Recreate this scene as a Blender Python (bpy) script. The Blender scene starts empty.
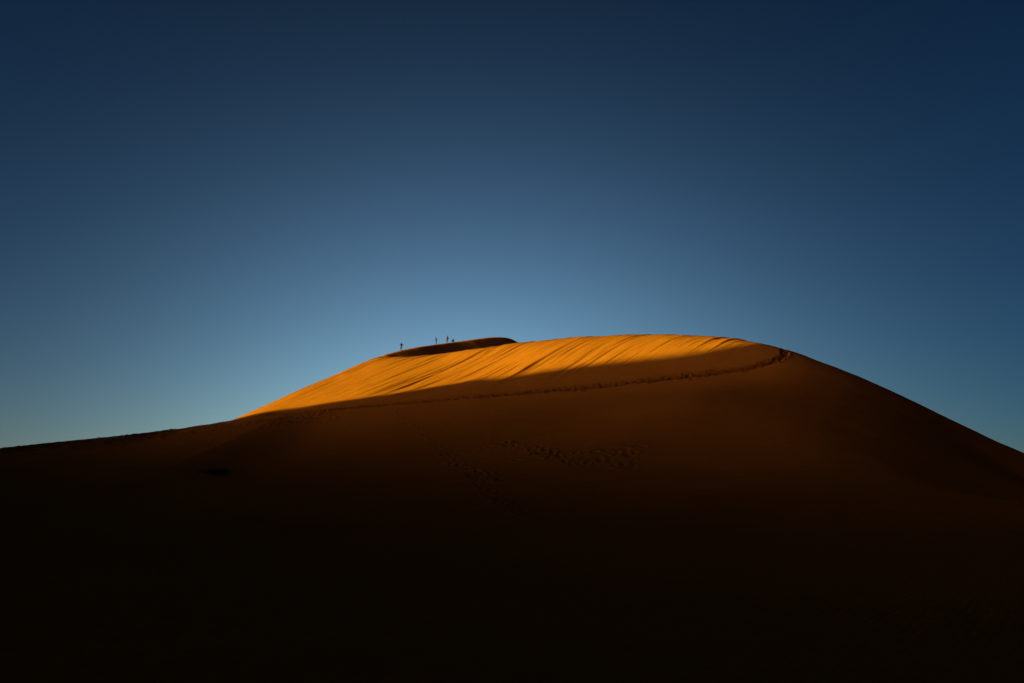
import bpy, bmesh, math, random
import numpy as np
from mathutils import Vector, Matrix

rng = np.random.default_rng(7)
random.seed(7)
scene = bpy.context.scene
col = scene.collection
R = math.radians

# ------------------------------------------------------------------ camera
W, H = 1024, 683
LENS = 28.0
F = LENS / 36.0 * W
HORIZON = 520.0
EYE = 1.7
PITCH = math.atan((HORIZON - H / 2) / F)
cam_d = bpy.data.cameras.new('camera')
cam_d.lens = LENS
cam_d.sensor_width = 36
cam_d.clip_start = 0.1
cam_d.clip_end = 20000
cam = bpy.data.objects.new('camera', cam_d)
col.objects.link(cam)
cam.location = (0, 0, EYE)
cam.rotation_euler = (R(90) + PITCH, 0, 0)
scene.camera = cam
cp, sp = math.cos(PITCH), math.sin(PITCH)

def ray(u, v):
    a = (u - W / 2) / F
    b = (H / 2 - v) / F
    return np.array([a, cp - b * sp, sp + b * cp])

def at(u, v, y):
    """survey point: the place seen in that direction at forward distance y"""
    d = ray(u, v)
    t = y / d[1]
    return np.array([0, 0, EYE]) + d * t

# ------------------------------------------------------------------ sun
SUN_AZ = R(-104)          # measured from the viewing direction, negative = left
SUN_EL = R(7.0)
S = np.array([math.sin(SUN_AZ) * math.cos(SUN_EL), math.cos(SUN_AZ) * math.cos(SUN_EL), math.sin(SUN_EL)])

# ------------------------------------------------------------------ noise
def vnoise(x, y, seed=0):
    xi = np.floor(x).astype(np.int64); yi = np.floor(y).astype(np.int64)
    fx = x - xi; fy = y - yi
    fx = fx * fx * fx * (fx * (fx * 6 - 15) + 10); fy = fy * fy * fy * (fy * (fy * 6 - 15) + 10)
    def h(a, b):
        n = (a * 374761393 + b * 668265263 + seed * 974634777) & 0x7fffffff
        n = ((n ^ (n >> 13)) * 1274126177) & 0x7fffffff
        return ((n ^ (n >> 16)) & 0xffff) / 32767.5 - 1
    return (h(xi, yi) * (1 - fx) + h(xi + 1, yi) * fx) * (1 - fy) + (h(xi, yi + 1) * (1 - fx) + h(xi + 1, yi + 1) * fx) * fy

def fbm(x, y, o=4, seed=0):
    s = 0; a = 1.0; f = 1.0; n = 0
    for k in range(o):
        s = s + a * vnoise(x * f + 17.3 * k, y * f - 9.1 * k, seed + k); n += a; a *= 0.5; f *= 2.03
    return s / n

# ------------------------------------------------------------------ the dune: surveyed points and a smooth sheet through them
PATH = [(-300, 484, 112), (-150, 467, 125), (0, 449, 137), (60, 442.5, 141), (120, 436, 145), (180, 429, 155), (230, 421.5, 163), (290, 413.5, 158), (350, 407.5, 150),
        (420, 401.5, 141), (500, 395, 134), (560, 390, 130), (620, 384.5, 126), (680, 378, 122.5), (720, 373.5, 120.5), (752, 368, 119.3), (774, 361.5, 119.2), (785, 355, 120.5), (783, 349.5, 122.5)]
SKY = [(222, 425, 166.5), (262, 407, 172), (300, 390.5, 176.5), (340, 372.5, 179), (362, 363, 181.5), (378, 358.2, 182.5), (401, 357.2, 180), (420, 356.4, 179), (440, 354.4, 177.5), (460, 351.8, 175.5), (480, 348.8, 173), (500, 345.6, 170), (517, 342.6, 167),
       (550, 339.5, 162), (580, 337, 157), (610, 335.4, 152), (640, 334.5, 149), (690, 335.5, 141), (715, 336.8, 137), (740, 339, 132.5), (762, 343, 127.5), (783, 349, 122.5)]
RIGHT = [(800, 354, 121.5), (820, 361.5, 121.5), (850, 374.5, 122), (880, 388, 122.8), (910, 402, 123.5), (940, 418.3, 125), (970, 434.5, 126.5), (1000, 451.5, 128), (1024, 466, 129), (1080, 481, 130), (1150, 510, 128)]
pts = []
LOW = {-300: 5, -150: 5, 0: 4.5, 60: 4.5, 120: 3.8, 180: 2.2, 230: .35}
for p in PATH[:-1]: pts.append(at(*p) - np.array([0, 0, LOW.get(p[0], 0)]))
for p in SKY: pts.append(at(*p))
for p in RIGHT: pts.append(at(*p))
# the windward slope under the path
for u, rows in {-300: ((505, 80),), 0: ((470, 112), (490, 90), (508, 64)), 250: ((442, 130), (470, 105), (495, 80), (510, 58)), 500: ((420, 117), (450, 100), (480, 82), (505, 60)),
                700: ((400, 103), (440, 90), (475, 76), (505, 55)), 850: ((410, 100), (450, 81), (485, 63), (508, 48)), 950: ((450, 97), (485, 72)), 1024: ((480, 106), (505, 72)), 1300: ((530, 60),)}.items():
    for v, y in rows: pts.append(at(u, v, y))
# beyond the crest the ground falls away again
def beyond(p, steps):
    q = at(*p)
    for dx, dy, dz in steps: pts.append(q + np.array([dx, dy, dz]))
for p in (PATH[0], PATH[2], PATH[4]): beyond(p, ((-4, 24, -10),))
for p in SKY[1:5]: beyond(p, ((-7, 7, -5.0), (-20, 20, -13)))
for p in SKY[4:13:2]: pts.append(at(p[0], p[1] + 8, p[2] - 8))
for p in SKY[5:13:2]: beyond(p, ((-1, 6, -1.6), (-3, 16, -5.5), (-5, 32, -12)))
for p in SKY[13:17]: beyond(p, ((0, 10, -1.0),))
for p in SKY[14:17:2]: beyond(p, ((0, 35, -12),))
for p in (SKY[17], SKY[19]): beyond(p, ((4, 9, -1.8), (14, 30, -13)))
for p in RIGHT[1::2]: beyond(p, ((3, 10, -3.6), (8, 28, -13)))
for a in range(0, 360, 30):
    pts.append(np.array([330 * math.sin(R(a)), 330 * math.cos(R(a)) , 1.5]))
for a in range(0, 360, 45): pts.append(np.array([12 * math.sin(R(a)), 12 + 12 * math.cos(R(a)), 0.0]))
for a in range(90, 271, 30): pts.append(np.array([70 * math.sin(R(a)), 70 * math.cos(R(a)), 1.0]))
pts = np.array(pts)
SC = 100.0
def phi(r2):
    return np.where(r2 > 1e-12, 0.5 * r2 * np.log(np.maximum(r2, 1e-12)), 0.0)
n = len(pts)
X = pts[:, :2] / SC
K = phi(((X[:, None] - X[None]) ** 2).sum(-1)) + np.eye(n) * 1e-5
P = np.hstack([np.ones((n, 1)), X])
A = np.block([[K, P], [P.T, np.zeros((3, 3))]])
sol = np.linalg.solve(A, np.concatenate([pts[:, 2], np.zeros(3)]))
def smooth_sheet(x, y):
    x = np.asarray(x, float) / SC; y = np.asarray(y, float) / SC
    z = sol[n] + sol[n + 1] * x + sol[n + 2] * y
    for k in range(n):
        z = z + sol[k] * phi((x - X[k, 0]) ** 2 + (y - X[k, 1]) ** 2)
    r = np.hypot(x, y) * SC
    f = np.clip((r - 240) / 80, 0, 1); f = f * f * (3 - 2 * f)
    return z * (1 - f) + 1.5 * f

def polyline_nearest(x, y, poly):
    """distance to a polyline in plan, height there, signed side"""
    best = np.full(np.shape(x), 1e9); hz = np.zeros(np.shape(x)); side = np.zeros(np.shape(x))
    for (ax, ay, az), (bx, by, bz) in zip(poly[:-1], poly[1:]):
        dx, dy = bx - ax, by - ay
        t = np.clip(((x - ax) * dx + (y - ay) * dy) / (dx * dx + dy * dy), 0, 1)
        d = np.hypot(x - ax - t * dx, y - ay - t * dy)
        m = d < best
        best = np.where(m, d, best); hz = np.where(m, az + t * (bz - az), hz)
        side = np.where(m, np.sign((x - ax) * dy - (y - ay) * dx), side)
    return best, hz, side

def ridge(x, y, poly, s_pos, s_neg, soft):
    d, h, side = polyline_nearest(x, y, poly)
    sl = np.where(side > 0, s_pos, s_neg)
    return h - sl * (np.sqrt(d * d + soft * soft) - soft)

BRINK = [tuple(at(*p)) for p in SKY]
def rounded(poly, n_=70):
    p = np.array(poly); t = np.linspace(0, len(p) - 1, n_); q = np.stack([np.interp(t, np.arange(len(p)), p[:, k]) for k in range(3)], -1)
    for _ in range(12): q[1:-1] = q[1:-1] * .5 + (q[:-2] + q[2:]) * .25
    return [tuple(k) for k in q]
SPUR = rounded([tuple(at(*p)) for p in PATH[:8]])
def dune(x, y):
    x = np.asarray(x, float); y = np.asarray(y, float)
    a = smooth_sheet(x, y); 
    sx_, sy_, sz_ = (np.array([p[k] for p in SPUR]) for k in range(3))
    dy = np.interp(x, sx_, sy_) - y
    b = np.interp(x, sx_, sz_) - np.where(dy > 0, 0.27, 0.30) * (np.sqrt(dy * dy + 1.4) - 1.18) - 0.012 * np.maximum(x - sx_[-1], 0) ** 2 + 0.05 * np.minimum(x - sx_[0], 0)
    d, hb, side = polyline_nearest(x, y, BRINK)
    (ax, ay, _), (bx, by, _) = BRINK[0], BRINK[1]
    on = (x - ax) * (bx - ax) + (y - ay) * (by - ay) > 0
    cut = np.where(side < 0, hb - 0.06 * d - 0.34 * (np.sqrt(d * d + .5) - .707), hb - 0.17 * d + 0.02 * np.maximum(d - 12, 0) ** 2 + 1.5 * np.clip((-30 - x) / 10, 0, 9) + 1.5 * np.clip((x - 0) / 8, 0, 9))      # a sharp brink along the crest
    a = np.where(on, np.minimum(a, cut), a)
    k = 2.2 * np.clip(dy / 5, 0.01, 1)                    # blends softly into the windward side, sharp to the lee
    h = np.clip(0.5 + 0.5 * (b - a) / k, 0, 1)
    return a * (1 - h) + b * h + k * h * (1 - h) * np.clip((y - 60) / 30, 0, 1) * np.clip((np.abs(b - a) < k) * 1.0, 0, 1)

def hit(u, v, y0=20, y1=230):
    """where the line of sight first meets the bare dune"""
    d = ray(u, v); t = np.linspace(y0, y1, 2400) / d[1]
    q = np.array([0, 0, EYE])[None] + t[:, None] * d[None]
    below = q[:, 2] < dune(q[:, 0], q[:, 1])
    k = int(np.argmax(below)) if below.any() else None
    return None if k is None or k == 0 else q[k]

# the neighbouring dune outside the left of the frame whose shadow lies over the foot of this one
EDGE = [(240, 420), (278, 413), (325, 402.5), (375, 394), (425, 386.5), (481, 379.5), (520, 375), (570, 366.5), (640, 359.5), (683, 353.5), (718, 346)]
XC = -170.0
crest = []
for u, v in EDGE:
    q = hit(u, v)
    if q is None or u < 270: continue
    xc = -160 - 150 * ((u - 270) / 450) ** 2.2
    t = (xc - q[0]) / S[0]
    crest.append((xc, q[1] + t * S[1], q[2] + t * S[2]))
crest = np.array(crest)
for _ in range(2): crest[1:-1] = crest[1:-1] * .5 + (crest[:-2] + crest[2:]) * .25      # a smooth brink
print('brink', crest.round(1).tolist())
x0, y0, z0 = crest[0]; x9, y9, z9 = crest[-1]
def caster_line(c):
    x0, y0, z0 = c[0]; x9, y9, z9 = c[-1]
    return [(x9 + 40, -300, 40), (x9 + 16, -200, 58), (x9 + 6, -110, 76), (x9 - 4, -30, 87), (x9 - 10, y9 - 60, z9 + 14), (x9 - 6, y9 - 16, z9 + 9)] + [tuple(k) for k in c[::-1]] + [(x0 + 1, y0 + 2, z0 - 4), (x0 + 3, y0 + 6, z0 - 12), (x0 - 10, y0 + 60, 6)]
rays = [q for q in (hit(u, v) for u, v in EDGE + [(262, 416)]) if q is not None]
tr = np.arange(60, 470, 1.5)
for it in range(120):                      # settle the neighbour's brink until its shadow falls along EDGE
    c2 = crest.copy()
    for q in rays:
        p = q + tr[:, None] * S
        ex = ridge(p[:, 0], p[:, 1], caster_line(crest), .68, .3, 4) - p[:, 2]
        j_ = int(ex.argmax()); e_ = float(ex[j_])
        w_ = np.exp(-(np.hypot(crest[:, 0] - p[j_, 0], crest[:, 1] - p[j_, 1]) / 14) ** 2)
        if w_.sum() > 1e-6: c2[:, 2] -= np.clip(e_, -1.5, 3) * .35 * w_ / max(w_.sum(), 1)
    crest = c2
print('left over', [round(float((ridge((q + tr[:, None] * S)[:, 0], (q + tr[:, None] * S)[:, 1], caster_line(crest), .68, .3, 4) - (q + tr[:, None] * S)[:, 2]).max()), 2) for q in rays])
CASTER = caster_line(crest)
BACK = [(-175, 100, 44), (-150, 60, 46), (-115, -30, 44), (-60, -62, 38), (0, -66, 36), (60, -58, 37), (112, -30, 36), (150, 30, 31), (176, 90, 28), (205, 150, 22), (250, 240, 10)]  # unseen ridges added round the viewer to keep low sky light off the foreground

# ------------------------------------------------------------------ footprints and trails, stamped on a survey raster
GX0, GX1, GY0, GY1, GS = -130.0, 130.0, 40.0, 200.0, 0.2
gw, gh = int((GX1 - GX0) / GS), int((GY1 - GY0) / GS)
dent = np.zeros((gh, gw)); worn = np.zeros((gh, gw))
def stamp(x, y, rx, ry, ang, depth, rim=0.35, wear=0.6):
    m = max(rx, ry) * 2.6 + GS
    i0, i1 = int((x - m - GX0) / GS), int((x + m - GX0) / GS) + 2
    j0, j1 = int((y - m - GY0) / GS), int((y + m - GY0) / GS) + 2
    if i0 < 0 or j0 < 0 or i1 > gw or j1 > gh: return
    xx, yy = np.meshgrid(GX0 + (np.arange(i0, i1) + .5) * GS - x, GY0 + (np.arange(j0, j1) + .5) * GS - y)
    c, s = math.cos(ang), math.sin(ang)
    a = (xx * c + yy * s) / rx; b = (-xx * s + yy * c) / ry
    r2 = a * a + b * b
    dent[j0:j1, i0:i1] += -depth * np.exp(-r2) + depth * rim * np.exp(-(np.sqrt(r2) - 1.6) ** 2 * 4)
    worn[j0:j1, i0:i1] = np.maximum(worn[j0:j1, i0:i1], wear * np.exp(-r2 * 0.8))

def resample(p, step):
    p = np.asarray(p); seg = np.hypot(*np.diff(p[:, :2], axis=0).T); s = np.concatenate([[0], np.cumsum(seg)])
    t = np.arange(0, s[-1], step)
    x, y = np.interp(t, s, p[:, 0]), np.interp(t, s, p[:, 1])
    a = np.arctan2(np.gradient(y), np.gradient(x))
    return x, y, a
trail = [at(*p) for p in PATH]
for lane in range(5):
    x, y, a = resample(trail, 0.62)
    off = rng.normal(0, 0.34, len(x)) + (lane - 2) * 0.17
    for k in range(len(x)):
        if rng.random() < 0.12: continue
        stamp(x[k] - math.sin(a[k]) * off[k], y[k] + math.cos(a[k]) * off[k], rng.uniform(.28, .46), rng.uniform(.2, .32), a[k] + rng.normal(0, .3), rng.uniform(.10, .24), .4, .75)
x, y, a = resample(trail, 0.3)          # the beaten groove itself
for k in range(len(x)):
    wd = 1.0 - .45 * k / len(x)
    stamp(x[k], y[k], .6, wd, a[k], .09 + .03 * math.sin(k * .05), .12, 1.0)
# trampled ground beside the ridge on the left
for k in range(520):
    u = rng.uniform(5, 340); v = 449.5 - u * 0.121 + abs(rng.normal(0, 1)) * 4.5 + 1
    q = hit(u, v)
    if q is not None: stamp(q[0], q[1], rng.uniform(.3, .6), rng.uniform(.25, .45), rng.uniform(0, 3), rng.uniform(.1, .22))
def track(uv, step, jitter, size, depth, skip=.1):
    pl = [hit(*q) for q in uv]; pl = [q for q in pl if q is not None]
    x, y, a = resample(pl, step)
    for k in range(len(x)):
        if rng.random() < skip: continue
        o = jitter * (1 if k % 2 else -1) + rng.normal(0, jitter * .6)
        stamp(x[k] - math.sin(a[k]) * o, y[k] + math.cos(a[k]) * o, size * rng.uniform(.7, 1.5), size * rng.uniform(.5, .9), a[k] + rng.normal(0, .4), depth * rng.uniform(.3, 1.1), .5, .3)
track([(396, 409), (412, 424), (430, 438), (447, 455), (462, 466), (490, 492), (505, 505), (533, 519)], .75, .22, .36, .15)
track([(448, 462), (480, 470), (500, 480)], .7, .3, .4, .2)
track([(470, 452), (505, 443), (545, 452), (590, 464), (640, 466)], 1.0, .5, .4, .2, .25)
track([(570, 452), (600, 460), (625, 446), (645, 452)], .9, .5, .4, .2, .25)
track([(252, 520), (300, 528), (350, 534), (420, 537), (510, 540)], 1.0, .12, .42, .16, .05)
track([(260, 527), (330, 540), (400, 541)], 1.1, .15, .4, .14, .1)
for u0, v0, nn, su, sv in ((507, 443, 6, 3, 1.5), (490, 505, 8, 5, 2), (620, 455, 14, 14, 6), (540, 452, 14, 14, 6), (160, 437, 30, 35, 4), (137, 468, 6, 7, 2), (215, 470, 10, 12, 3)):
    for k in range(nn):
        q = hit(rng.normal(u0, su), rng.normal(v0, sv))
        if q is not None: stamp(q[0], q[1], rng.uniform(.35, .7), rng.uniform(.25, .45), rng.uniform(0, 3), rng.uniform(.05, .16), .5, .3)
def sample(g, x, y):
    fx = np.clip((x - GX0) / GS - .5, 0, gw - 1.001); fy = np.clip((y - GY0) / GS - .5, 0, gh - 1.001)
    i = fx.astype(int); j = fy.astype(int); fx = fx - i; fy = fy - j
    v = (g[j, i] * (1 - fx) + g[j, i + 1] * fx) * (1 - fy) + (g[j + 1, i] * (1 - fx) + g[j + 1, i + 1] * fx) * fy
    return np.where((x > GX0) & (x < GX1) & (y > GY0) & (y < GY1), v, 0.0)

# avalanche streaks run down the fall line of the upper face
s0, s1 = hit(380, 385), hit(450, 356)
FD = (s1 - s0)[:2]; FD /= np.hypot(*FD)
path_xy = np.array([at(*p)[:2] for p in PATH[4:]])
def detail(x, y):
    al = x * FD[0] + y * FD[1]; ac = -x * FD[1] + y * FD[0]
    ac = ac + 0.35 * vnoise(al / 14, ac / 9, 31)
    d, _, side = polyline_nearest(x, y, [(p[0], p[1], 0) for p in path_xy])
    up = np.clip((d * np.where(side < 0, 1, -1) - 3.0) / 8, 0, 1)           # only above the path
    up = up * np.clip((190 - y) / 10, 0, 1)
    kk = np.clip(0.75 + 0.9 * vnoise(al / 16, ac / 7, 51), 0.15, 1.6)
    k1 = vnoise(al / 42, ac / 1.0, 3); k2 = vnoise(al / 18, ac / 0.5, 5)
    g1 = np.clip(vnoise(al / 11, ac / 0.6, 9) - 0.30, 0, 1); g2 = np.clip(vnoise(al / 12, ac / 0.95, 19) - 0.40, 0, 1)
    st = up * np.maximum(kk, .5) * (1 + .3 * np.clip(x / 25, 0, 1)) * (0.075 * k1 + 0.065 * k2 - 0.5 * g1 - 0.45 * g2)
    low = 0.22 * fbm(x / 26, y / 26, 3, 11) + 0.08 * fbm(x / 3.5, y / 3.5, 3, 21)
    fade = np.clip((np.hypot(x, y) - 3) / 30, 0.15, 1)
    return st + low * fade * np.clip(1 - (np.hypot(x, y) - 260) / 100, 0.2, 1)

def base(x, y):
    z = dune(x, y)
    z = np.maximum(z, ridge(x, y, CASTER, 0.68, 0.30, 4) )
    z = np.maximum(z, ridge(x, y, BACK, 0.62, 0.62, 6))
    return z

def ground(x, y):
    far = np.clip((np.hypot(x, y) - 320) / 300, 0, 1)
    return np.maximum(base(x, y), 0 - 1.0) + detail(x, y) + sample(dent, x, y) + far * 7 * fbm(x / 240, y / 240, 3, 41)

def new_mesh(name, verts, faces, mat, attr=None, smooth=True):
    me = bpy.data.meshes.new(name)
    verts = np.asarray(verts, np.float32); faces = np.asarray(faces, np.int32)
    me.vertices.add(len(verts)); me.vertices.foreach_set('co', verts.ravel())
    k = faces.shape[1]
    me.loops.add(faces.size); me.loops.foreach_set('vertex_index', faces.ravel())
    me.polygons.add(len(faces)); me.polygons.foreach_set('loop_start', np.arange(0, faces.size, k, dtype=np.int32))
    me.update(calc_edges=True); me.validate()
    if smooth: me.polygons.foreach_set('use_smooth', np.ones(len(faces), bool))
    if attr is not None:
        a = me.attributes.new('worn', 'FLOAT', 'POINT'); a.data.foreach_set('value', np.asarray(attr, np.float32))
    me.materials.append(mat)
    o = bpy.data.objects.new(name, me); col.objects.link(o)
    return o

# ------------------------------------------------------------------ materials
def sand_material():
    m = bpy.data.materials.new('desert_sand'); m.use_nodes = True
    nt = m.node_tree; N = nt.nodes; L = nt.links
    b = N['Principled BSDF']
    b.inputs['Roughness'].default_value = 0.95
    b.inputs['Specular IOR Level'].default_value = 0.0
    tc = N.new('ShaderNodeTexCoord')
    n1 = N.new('ShaderNodeTexNoise'); n1.inputs['Scale'].default_value = 0.05; n1.inputs['Detail'].default_value = 6
    n2 = N.new('ShaderNodeTexNoise'); n2.inputs['Scale'].default_value = 3.0; n2.inputs['Detail'].default_value = 8; n2.inputs['Roughness'].default_value = .7
    for q in (n1, n2): L.new(tc.outputs['Object'], q.inputs['Vector'])
    r = N.new('ShaderNodeValToRGB')
    r.color_ramp.elements[0].position = 0.3; r.color_ramp.elements[0].color = SAND_A
    r.color_ramp.elements[1].position = 0.7; r.color_ramp.elements[1].color = SAND_B
    L.new(n1.outputs['Fac'], r.inputs['Fac'])
    mx = N.new('ShaderNodeMix'); mx.data_type = 'RGBA'; mx.blend_type = 'MULTIPLY'
    r2 = N.new('ShaderNodeValToRGB'); r2.color_ramp.elements[0].position = .3; r2.color_ramp.elements[0].color = (.72, .72, .72, 1)
    r2.color_ramp.elements[1].position = .65; r2.color_ramp.elements[1].color = (1, 1, 1, 1)
    L.new(n2.outputs['Fac'], r2.inputs['Fac'])
    mx.inputs['Factor'].default_value = 0.7
    L.new(r.outputs['Color'], mx.inputs['A']); L.new(r2.outputs['Color'], mx.inputs['B'])
    at_ = N.new('ShaderNodeAttribute'); at_.attribute_name = 'worn'
    mw = N.new('ShaderNodeMix'); mw.data_type = 'RGBA'
    sc = N.new('ShaderNodeMath'); sc.operation = 'MULTIPLY'; sc.inputs[1].default_value = 0.9
    L.new(at_.outputs['Fac'], sc.inputs[0]); L.new(sc.outputs[0], mw.inputs['Factor'])
    L.new(mx.outputs['Result'], mw.inputs['A']); mw.inputs['B'].default_value = SAND_WORN
    L.new(mw.outputs['Result'], b.inputs['Base Color'])
    # wind ripples and grain
    mp = N.new('ShaderNodeMapping'); mp.inputs['Rotation'].default_value = (0, 0, R(35))
    L.new(tc.outputs['Object'], mp.inputs['Vector'])
    wv = N.new('ShaderNodeTexWave'); wv.inputs['Scale'].default_value = 1.6; wv.inputs['Distortion'].default_value = 5; wv.inputs['Detail'].default_value = 3; wv.inputs['Detail Scale'].default_value = .6
    L.new(mp.outputs['Vector'], wv.inputs['Vector'])
    b1 = N.new('ShaderNodeBump'); b1.inputs['Distance'].default_value = 0.02; b1.inputs['Strength'].default_value = .25
    L.new(wv.outputs['Fac'], b1.inputs['Height'])
    b2 = N.new('ShaderNodeBump'); b2.inputs['Distance'].default_value = 0.06; b2.inputs['Strength'].default_value = .5
    L.new(n2.outputs['Fac'], b2.inputs['Height']); L.new(b1.outputs['Normal'], b2.inputs['Normal'])
    L.new(b2.outputs['Normal'], b.inputs['Normal'])
    return m
SAND_A = (0.250, 0.082, 0.0085, 1)
SAND_B = (0.285, 0.098, 0.0107, 1)
SAND_WORN = (0.09, 0.022, 0.002, 1)
sand = sand_material()

# ------------------------------------------------------------------ terrain sheet: rings round the viewer, finest where the dune stands
ang = np.concatenate([np.arange(-180, -40, 2.0), np.linspace(-40, 40, 1700), np.arange(42, 180, 2.0)])
rad = np.concatenate([[0.6], np.geomspace(1.2, 40, 60)[:-1], np.linspace(40, 90, 130)[:-1], np.linspace(90, 118, 130)[:-1], np.linspace(118, 190, 620)[:-1], np.linspace(190, 330, 60)[:-1], np.geomspace(330, 9000, 60)])
A2, R2 = np.meshgrid(np.radians(ang), rad)
gx, gy = R2 * np.sin(A2), R2 * np.cos(A2)
gz = ground(gx, gy)
wornv = sample(worn, gx, gy)
nr, na = gx.shape
idx = np.arange(nr * na).reshape(nr, na)
nx = np.roll(idx, -1, axis=1)
faces = np.stack([idx[:-1], nx[:-1], nx[1:], idx[1:]], -1).reshape(-1, 4)[:, ::-1]
verts = np.stack([gx, gy, gz], -1).reshape(-1, 3)
terrain = new_mesh('terrain', verts, faces[:, ::1], sand, wornv.ravel())
terrain['kind'] = 'structure'
print('normal up', terrain.data.polygons[len(faces) // 2].normal.z)

# ------------------------------------------------------------------ the far hump behind the crest, its side towards us out of the sun
CREST = [(377, 357.8, 183.0), (385, 354.4, 184.5), (401, 350.2, 188.5), (418, 346.8, 192.5), (436, 344.3, 197.5), (452, 342.3, 201.5), (470, 339.8, 205.5), (486, 337.6, 209.5), (498, 336.9, 212.5), (507, 337.6, 214.5), (513, 339.6, 216.0), (519, 343, 217.5)]
def lerp_rows(tab, uu):
    t = np.array(tab); return [np.interp(uu, t[:, 0], t[:, k]) for k in range(1, t.shape[1])]
uu = np.linspace(377, 519, 260)
cv, cy = lerp_rows(CREST, uu)
ker = np.hanning(21); ker /= ker.sum()
cvs = np.convolve(np.pad(cv, 10, 'edge'), ker, 'valid')
top = np.array([at(u, v, y) for u, v, y in zip(uu, cvs, cy)])
rows = []
for d, dz in ((60, -26), (30, -12), (12, -4), (5, -1.5), (2, -.8), (.7, -.3)):
    rows.append(top + np.array([-d * .6, d * .8, dz]))
rows.append(top)
for d in np.concatenate([np.linspace(0, 10, 18)[1:], [13, 18, 24]]):
    rows.append(top + np.array([.72 * d, -.69 * d, -(math.sqrt(d * d + .01) - .1) * .70]))
hv = np.array(rows)
hn = 0.05 * fbm(hv[:, :, 0] / 3, hv[:, :, 1] / 3, 3, 77)
hn[6] *= .4
hv[:, :, 2] += hn
hr, hc = hv.shape[:2]
ii = np.arange(hr * hc).reshape(hr, hc)
hf = np.stack([ii[:-1, :-1], ii[:-1, 1:], ii[1:, 1:], ii[1:, :-1]], -1).reshape(-1, 4)
hump = new_mesh('hill', hv.reshape(-1, 3), hf[:, ::-1], sand, np.zeros(hr * hc))
hump['kind'] = 'structure'
print('hump normal', np.mean([p.normal.z for p in hump.data.polygons]))

# ------------------------------------------------------------------ the walkers on the far crest
def plain(name, rgb, rough=.8):
    m = bpy.data.materials.new(name); m.use_nodes = True
    nt = m.node_tree; b = nt.nodes['Principled BSDF']; b.inputs['Roughness'].default_value = rough
    b.inputs['Specular IOR Level'].default_value = .2
    tc = nt.nodes.new('ShaderNodeTexCoord'); n_ = nt.nodes.new('ShaderNodeTexNoise'); n_.inputs['Scale'].default_value = 9
    nt.links.new(tc.outputs['Object'], n_.inputs['Vector'])
    r = nt.nodes.new('ShaderNodeValToRGB')
    r.color_ramp.elements[0].color = tuple(c * .75 for c in rgb) + (1,); r.color_ramp.elements[1].color = tuple(min(1, c * 1.2) for c in rgb) + (1,)
    nt.links.new(n_.outputs['Fac'], r.inputs['Fac']); nt.links.new(r.outputs['Color'], b.inputs['Base Color'])
    return m
SKIN = plain('skin', (.16, .08, .05), .6); HAIR = plain('dark_hair', (.012, .009, .008), .7); EYE_M = plain('eye_dark', (.02, .015, .012), .3)
BOOT = plain('boot_leather', (.02, .015, .012))

def skinned(name, chains, mat, parent=None, levels=2):
    """one continuous surface grown over a branching chain of joints (x, y, z, radius)"""
    vs, es, rd, ids = [], [], [], {}
    for ch in chains:
        prev = None
        for j in ch:
            key = tuple(round(c, 4) for c in j[:3])
            if key not in ids:
                ids[key] = len(vs); vs.append(j[:3]); rd.append(j[3])
            k_ = ids[key]
            if prev is not None and prev != k_: es.append((prev, k_))
            prev = k_
    me = bpy.data.meshes.new(name); me.from_pydata(vs, es, [])
    o = bpy.data.objects.new(name, me); col.objects.link(o)
    o.modifiers.new('skin', 'SKIN')
    lay = me.skin_vertices[0] if me.skin_vertices else None
    for k_, r in enumerate(rd): lay.data[k_].radius = (r, r)
    lay.data[0].use_root = True
    sb = o.modifiers.new('sub', 'SUBSURF'); sb.levels = sb.render_levels = levels
    dg = bpy.context.evaluated_depsgraph_get(); dg.update()
    m2 = bpy.data.meshes.new_from_object(o.evaluated_get(dg))
    o.modifiers.clear(); o.data = m2; m2.name = name
    m2.materials.clear(); m2.materials.append(mat)
    m2.polygons.foreach_set('use_smooth', np.ones(len(m2.polygons), bool))
    if parent is not None: o.parent = parent
    return o

def ball(name, c, r, mat, parent, cut=None):
    bm = bmesh.new(); bmesh.ops.create_icosphere(bm, subdivisions=3, radius=1)
    for v in bm.verts:
        v.co = Vector((v.co.x * r[0] + c[0], v.co.y * r[1] + c[1], v.co.z * r[2] + c[2]))
    if cut is not None:
        bmesh.ops.delete(bm, geom=[v for v in bm.verts if cut(v.co)], context='VERTS')
    me = bpy.data.meshes.new(name); bm.to_mesh(me); bm.free(); me.materials.append(mat)
    me.polygons.foreach_set('use_smooth', np.ones(len(me.polygons), bool))
    o = bpy.data.objects.new(name, me); col.objects.link(o); o.parent = parent
    return o

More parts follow.
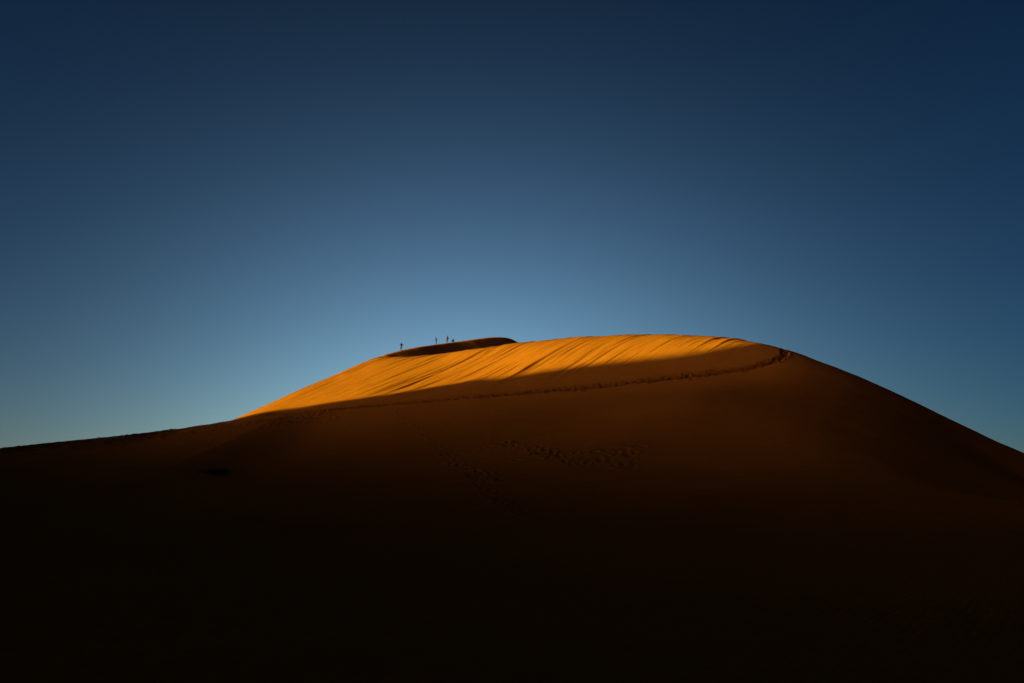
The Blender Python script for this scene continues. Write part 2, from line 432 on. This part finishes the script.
def make_person(label, where, turn, J, shirt_rgb, trouser_rgb, scale=1.0, sleeve=.55):
    """J: joints pelvis, chest, neck, head and for each side shoulder, elbow, wrist, hip, knee, ankle, toe"""
    P_ = {k_: np.array(v, float) for k_, v in J.items()}
    j = lambda k_, r: (*P_[k_], r)
    mix = lambda a, b, t, r: (*(P_[a] * (1 - t) + P_[b] * t), r)
    face = P_['head']
    fw = P_.get('gaze', np.array([0, -1, 0.])) ; fw = fw / np.linalg.norm(fw)
    ch = [[j('pelvis', .125), mix('pelvis', 'chest', .5, .115), j('chest', .135), j('neck', .055), (*(face - [0, 0, .09]), .07), (*face, .098), (*(face + [0, 0, .08]), .075)],
          [(*face, .098), (*(face + fw * .105 + [0, 0, -.012]), .016)]]
    for sd in 'lr':
        sg = 1 if sd == 'l' else -1
        ch.append([j('chest', .135), j(sd + 'shoulder', .062), mix(sd + 'shoulder', sd + 'elbow', .5, .05), j(sd + 'elbow', .042), mix(sd + 'elbow', sd + 'wrist', .4, .04), j(sd + 'wrist', .028)])
        d = P_[sd + 'wrist'] - P_[sd + 'elbow']; d /= np.linalg.norm(d)
        side = np.cross(d, [0, 1, .2]); side /= np.linalg.norm(side); pal = np.cross(side, d)
        w0 = P_[sd + 'wrist']; pm = w0 + d * .06
        ch[-1].append((*pm, .034))
        for f_, (o_, ln) in enumerate(((-.03, .072), (-.01, .084), (.01, .078), (.03, .062))):
            b0 = w0 + d * .095 + side * o_; b1 = b0 + d * ln * .5 + pal * .008; b2 = b1 + d * ln * .4 + pal * .028
            ch.append([(*pm, .034), (*b0, .0095), (*b1, .009), (*b2, .0075)])
        t0 = w0 + d * .045 - side * .042; t1 = t0 + d * .04 - side * .014 + pal * .012
        ch.append([(*pm, .034), (*t0, .012), (*t1, .0095)])
        ch.append([j('pelvis', .125), j(sd + 'hip', .095), mix(sd + 'hip', sd + 'knee', .5, .078), j(sd + 'knee', .056), mix(sd + 'knee', sd + 'ankle', .35, .056), j(sd + 'ankle', .036), j(sd + 'toe', .034)])
    body = skinned('person', ch, SKIN, levels=2)
    sh = [[mix('pelvis', 'chest', -.1, .175), mix('pelvis', 'chest', .5, .165), mix('chest', 'neck', .05, .18), mix('chest', 'neck', .72, .082)]]
    for sd in 'lr': sh.append([mix('chest', 'neck', .05, .18), j(sd + 'shoulder', .098), mix(sd + 'shoulder', sd + 'elbow', sleeve, .086)])
    for sd in 'lr':
        if sleeve > .9: sh[-1 if sd == 'r' else -2] += [mix(sd + 'elbow', sd + 'wrist', .85, .048)]
    skinned('shirt', sh, plain('shirt_cloth', shirt_rgb), body)
    tr = [[mix('pelvis', 'chest', .12, .138), j('pelvis', .146)]]
    for sd in 'lr': tr.append([j('pelvis', .146), j(sd + 'hip', .112), mix(sd + 'hip', sd + 'knee', .5, .094), j(sd + 'knee', .074), mix(sd + 'knee', sd + 'ankle', .85, .062)])
    skinned('trousers', tr, plain('trouser_cloth', trouser_rgb), body)
    for sd in 'lr':
        dt_ = P_[sd + 'toe'] - P_[sd + 'ankle']
        skinned('boot', [[(*(P_[sd + 'ankle'] + [0, 0, .07]), .052), j(sd + 'ankle', .054), (*(P_[sd + 'ankle'] + dt_ * .6), .05), (*(P_[sd + 'toe'] + dt_ * .12), .04)]], BOOT, body)
    ball('hair', face + [0, 0, .02] - fw * .012, (.112, .118, .125), HAIR, body, cut=lambda c: (Vector(c) - Vector(face)).dot(Vector(fw)) > .045 and c.z < face[2] + .075)
    sv = np.cross(fw, [0, 0, 1.0]); sv /= np.linalg.norm(sv)
    for q in (-1, 1): ball('eye', face + fw * .088 + sv * .036 * q + [0, 0, .012], (.014, .014, .012), EYE_M, body)
    body.location = where; body.rotation_euler = (0, 0, turn); body.scale = (scale,) * 3
    body['label'] = label; body['category'] = 'person'; body['group'] = 'people on the far crest of the dune'
    return body

def stand(elbow_out=.0, stride=.1, lean=.0, hands='down'):
    J = {'pelvis': (0, 0, .95), 'chest': (0, -lean * .4, 1.30), 'neck': (0, -lean * .62, 1.50), 'head': (0, -lean * .75 - .02, 1.63)}
    for sd, sg in (('l', 1), ('r', -1)):
        J[sd + 'shoulder'] = (sg * .19, -lean * .5, 1.42)
        if hands == 'down':
            J[sd + 'elbow'] = (sg * (.25 + elbow_out), -lean * .4 + .04 - sg * stride * .3, 1.15); J[sd + 'wrist'] = (sg * (.24 + elbow_out), -lean * .5 - .1 - sg * stride * .6, .92)
        else:                                                      # elbows spread, hands on the hips
            J[sd + 'elbow'] = (sg * (.40 + elbow_out), .06, 1.20); J[sd + 'wrist'] = (sg * .22, -.07, 1.04)
        J[sd + 'hip'] = (sg * .095, 0, .90); J[sd + 'knee'] = (sg * .105, -sg * stride * .7 - .02, .50); J[sd + 'ankle'] = (sg * .10, -sg * stride, .085); J[sd + 'toe'] = (sg * .12, -sg * stride - .17, .035)
    return J
SIT = {'pelvis': (0, .05, .13), 'chest': (0, .02, .48), 'neck': (0, -.03, .68), 'head': (0, -.06, .81)}
for sd, sg in (('l', 1), ('r', -1)):
    SIT[sd + 'shoulder'] = (sg * .19, 0, .60); SIT[sd + 'elbow'] = (sg * .27, -.16, .42); SIT[sd + 'wrist'] = (sg * .16, -.36, .42)
    SIT[sd + 'hip'] = (sg * .10, 0, .13); SIT[sd + 'knee'] = (sg * .17, -.40, .46); SIT[sd + 'ankle'] = (sg * .15, -.62, .06); SIT[sd + 'toe'] = (sg * .17, -.79, .02)

crest_line = hv[6]
def on_crest(u):
    du = crest_line[:, 0] / (crest_line[:, 1] * cp + (crest_line[:, 2] - EYE) * sp) * F + W / 2
    k_ = int(np.argmin(abs(du - u)))
    return Vector(crest_line[k_]) + Vector((0, 0, -.04))
make_person('person in dark clothes standing alone with elbows out, leftmost on the dark crest', on_crest(401), R(14), stand(.10, .06, 0, 'hips'), (.03, .012, .014), (.012, .012, .016), 1.1, .5)
make_person('person in dark clothes leaning forward in mid-step, left of the one in a tan shirt', on_crest(436), R(-38), stand(.05, .2, .2), (.015, .018, .028), (.012, .012, .012), 1.06, .95)
make_person('person in a tan shirt and dark trousers standing upright beside the seated one', on_crest(447.3), R(25), stand(.04, .06, .0), (.16, .085, .035), (.014, .012, .014), 1.1, .95)
make_person('person in dark clothes sitting on the sand with knees drawn up', on_crest(453), R(-30), SIT, (.014, .014, .02), (.012, .012, .014), 1.08, .95)

# ------------------------------------------------------------------ low dry shrubs on the shaded slope
def shrub(u, v, width, height, label, seed):
    r = np.random.default_rng(seed)
    q = hit(u, v)
    z0 = float(ground(np.array([q[0]]), np.array([q[1]]))[0])
    stems, leaves = bmesh.new(), bmesh.new()
    for _ in range(90):
        a = r.uniform(0, 2 * math.pi); reach = width * .5 * r.uniform(.3, 1.0); hz = height * r.uniform(.4, 1.0) * (1.15 - .6 * reach / (width * .5))
        lobe = .65 + .35 * math.sin(3 * a + seed)
        p0 = Vector((r.normal(0, width * .08), r.normal(0, width * .08), -.1)); p1 = Vector((math.cos(a) * reach * lobe, math.sin(a) * reach * lobe * .75, hz))
        prev = None
        for t in np.linspace(0, 1, 5):
            c = p0.lerp(p1, t) + Vector((r.normal(0, .02), r.normal(0, .02), .12 * math.sin(t * math.pi)))
            rad = .014 * (1 - .75 * t)
            ring = [stems.verts.new(c + Vector((math.cos(b) * rad, math.sin(b) * rad, 0))) for b in (0, 2.1, 4.2)]
            if prev:
                for k_ in range(3): stems.faces.new((prev[k_], prev[(k_ + 1) % 3], ring[(k_ + 1) % 3], ring[k_]))
            prev = ring
            if t > .25:
                for _k in range(16):
                    d = Vector(r.normal(0, 1, 3)); d.normalize(); e_ = d.orthogonal().normalized(); o_ = c + Vector(r.normal(0, .085, 3))
                    L_ = r.uniform(.05, .10)
                    f4 = [o_, o_ + d * L_ * .5 + e_ * L_ * .22, o_ + d * L_, o_ + d * L_ * .5 - e_ * L_ * .22]
                    leaves.faces.new([leaves.verts.new(x_) for x_ in f4])
    root = bpy.data.objects.new('shrub', None); col.objects.link(root); root.location = (q[0], q[1], z0)
    root['label'] = label; root['category'] = 'shrub'
    for nm, bm, mt in (('stems', stems, TWIG), ('foliage', leaves, LEAF)):
        me = bpy.data.meshes.new(nm); bm.to_mesh(me); bm.free(); me.materials.append(mt)
        o = bpy.data.objects.new(nm, me); col.objects.link(o); o.parent = root
TWIG = plain('dry_twig', (.05, .035, .022)); LEAF = plain('dry_leaf', (.04, .026, .012))
shrub(217, 474, 6.2, .85, 'low wide dark shrub on the shaded sand slope below the left ridge', 4)

# ------------------------------------------------------------------ sky and sun
EXPOSURE = 2.25
SUN_POWER = 3.3
w = bpy.data.worlds.new('World'); scene.world = w; w.use_nodes = True
nt = w.node_tree; bg = nt.nodes['Background']; WN = nt.nodes; WL = nt.links
sky = WN.new('ShaderNodeTexSky'); sky.sky_type = 'NISHITA'; sky.sun_disc = False
sky.sun_elevation = SUN_EL
sky.sun_rotation = SUN_AZ        # 0 = +Y, clockwise seen from above
sky.altitude = 0; sky.air_density = 0.85; sky.dust_density = 0.3; sky.ozone_density = 5.0
gm = WN.new('ShaderNodeGamma'); gm.inputs['Gamma'].default_value = 1.282      # deep, contrasty desert sky
WL.new(sky.outputs['Color'], gm.inputs['Color'])
# glow painted into the sky colour, centred low behind the dune
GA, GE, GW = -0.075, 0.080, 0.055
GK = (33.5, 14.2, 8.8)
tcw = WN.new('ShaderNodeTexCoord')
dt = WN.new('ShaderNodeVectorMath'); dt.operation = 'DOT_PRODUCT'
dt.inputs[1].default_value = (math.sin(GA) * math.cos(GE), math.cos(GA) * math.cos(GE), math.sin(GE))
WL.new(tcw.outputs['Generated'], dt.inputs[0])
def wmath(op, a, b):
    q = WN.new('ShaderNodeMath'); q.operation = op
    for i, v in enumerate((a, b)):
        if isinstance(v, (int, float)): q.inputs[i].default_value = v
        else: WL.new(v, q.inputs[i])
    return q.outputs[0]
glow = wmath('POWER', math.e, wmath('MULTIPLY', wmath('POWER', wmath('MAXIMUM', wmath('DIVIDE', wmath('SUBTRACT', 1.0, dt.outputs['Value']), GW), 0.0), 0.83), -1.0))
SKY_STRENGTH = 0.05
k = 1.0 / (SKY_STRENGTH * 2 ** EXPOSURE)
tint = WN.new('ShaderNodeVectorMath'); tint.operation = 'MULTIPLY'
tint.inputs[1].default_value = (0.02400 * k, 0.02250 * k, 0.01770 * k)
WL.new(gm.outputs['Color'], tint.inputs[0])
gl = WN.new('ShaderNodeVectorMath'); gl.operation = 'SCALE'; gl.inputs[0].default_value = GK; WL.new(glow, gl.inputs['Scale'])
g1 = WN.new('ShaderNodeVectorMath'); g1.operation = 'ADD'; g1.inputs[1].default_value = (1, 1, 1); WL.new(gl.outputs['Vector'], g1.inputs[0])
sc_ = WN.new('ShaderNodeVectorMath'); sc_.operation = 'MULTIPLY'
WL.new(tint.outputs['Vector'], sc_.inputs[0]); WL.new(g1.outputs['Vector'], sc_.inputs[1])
# unseen bright band added to the low left sky to light the shaded slope
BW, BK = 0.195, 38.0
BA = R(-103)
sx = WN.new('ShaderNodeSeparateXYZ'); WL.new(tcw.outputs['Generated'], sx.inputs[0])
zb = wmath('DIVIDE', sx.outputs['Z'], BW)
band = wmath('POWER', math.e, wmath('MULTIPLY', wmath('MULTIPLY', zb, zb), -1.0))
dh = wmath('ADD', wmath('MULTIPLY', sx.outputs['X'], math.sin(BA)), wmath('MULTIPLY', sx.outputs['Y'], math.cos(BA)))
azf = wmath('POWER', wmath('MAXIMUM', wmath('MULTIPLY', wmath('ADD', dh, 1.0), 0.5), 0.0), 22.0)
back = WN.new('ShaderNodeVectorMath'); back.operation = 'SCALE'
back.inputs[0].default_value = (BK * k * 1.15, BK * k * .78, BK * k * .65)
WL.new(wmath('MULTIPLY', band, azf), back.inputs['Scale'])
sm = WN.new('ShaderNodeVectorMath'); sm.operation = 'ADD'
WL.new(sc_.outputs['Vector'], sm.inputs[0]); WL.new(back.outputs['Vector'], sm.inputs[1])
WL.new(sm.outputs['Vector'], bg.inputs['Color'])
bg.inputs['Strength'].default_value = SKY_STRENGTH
sun_d = bpy.data.lights.new('sun', 'SUN'); sun_d.energy = SUN_POWER; sun_d.angle = R(0.5); sun_d.color = (1, .83, .1)
sun = bpy.data.objects.new('sun', sun_d); col.objects.link(sun)
sun.rotation_euler = Vector(-S).to_track_quat('-Z', 'Y').to_euler()
sun.location = (-40, 20, 120)

scene.view_settings.view_transform = 'Standard'
scene.view_settings.look = 'None'
scene.view_settings.gamma = 1
scene.view_settings.use_curve_mapping = False
scene.view_settings.exposure = EXPOSURE
scene.cycles.max_bounces = 6
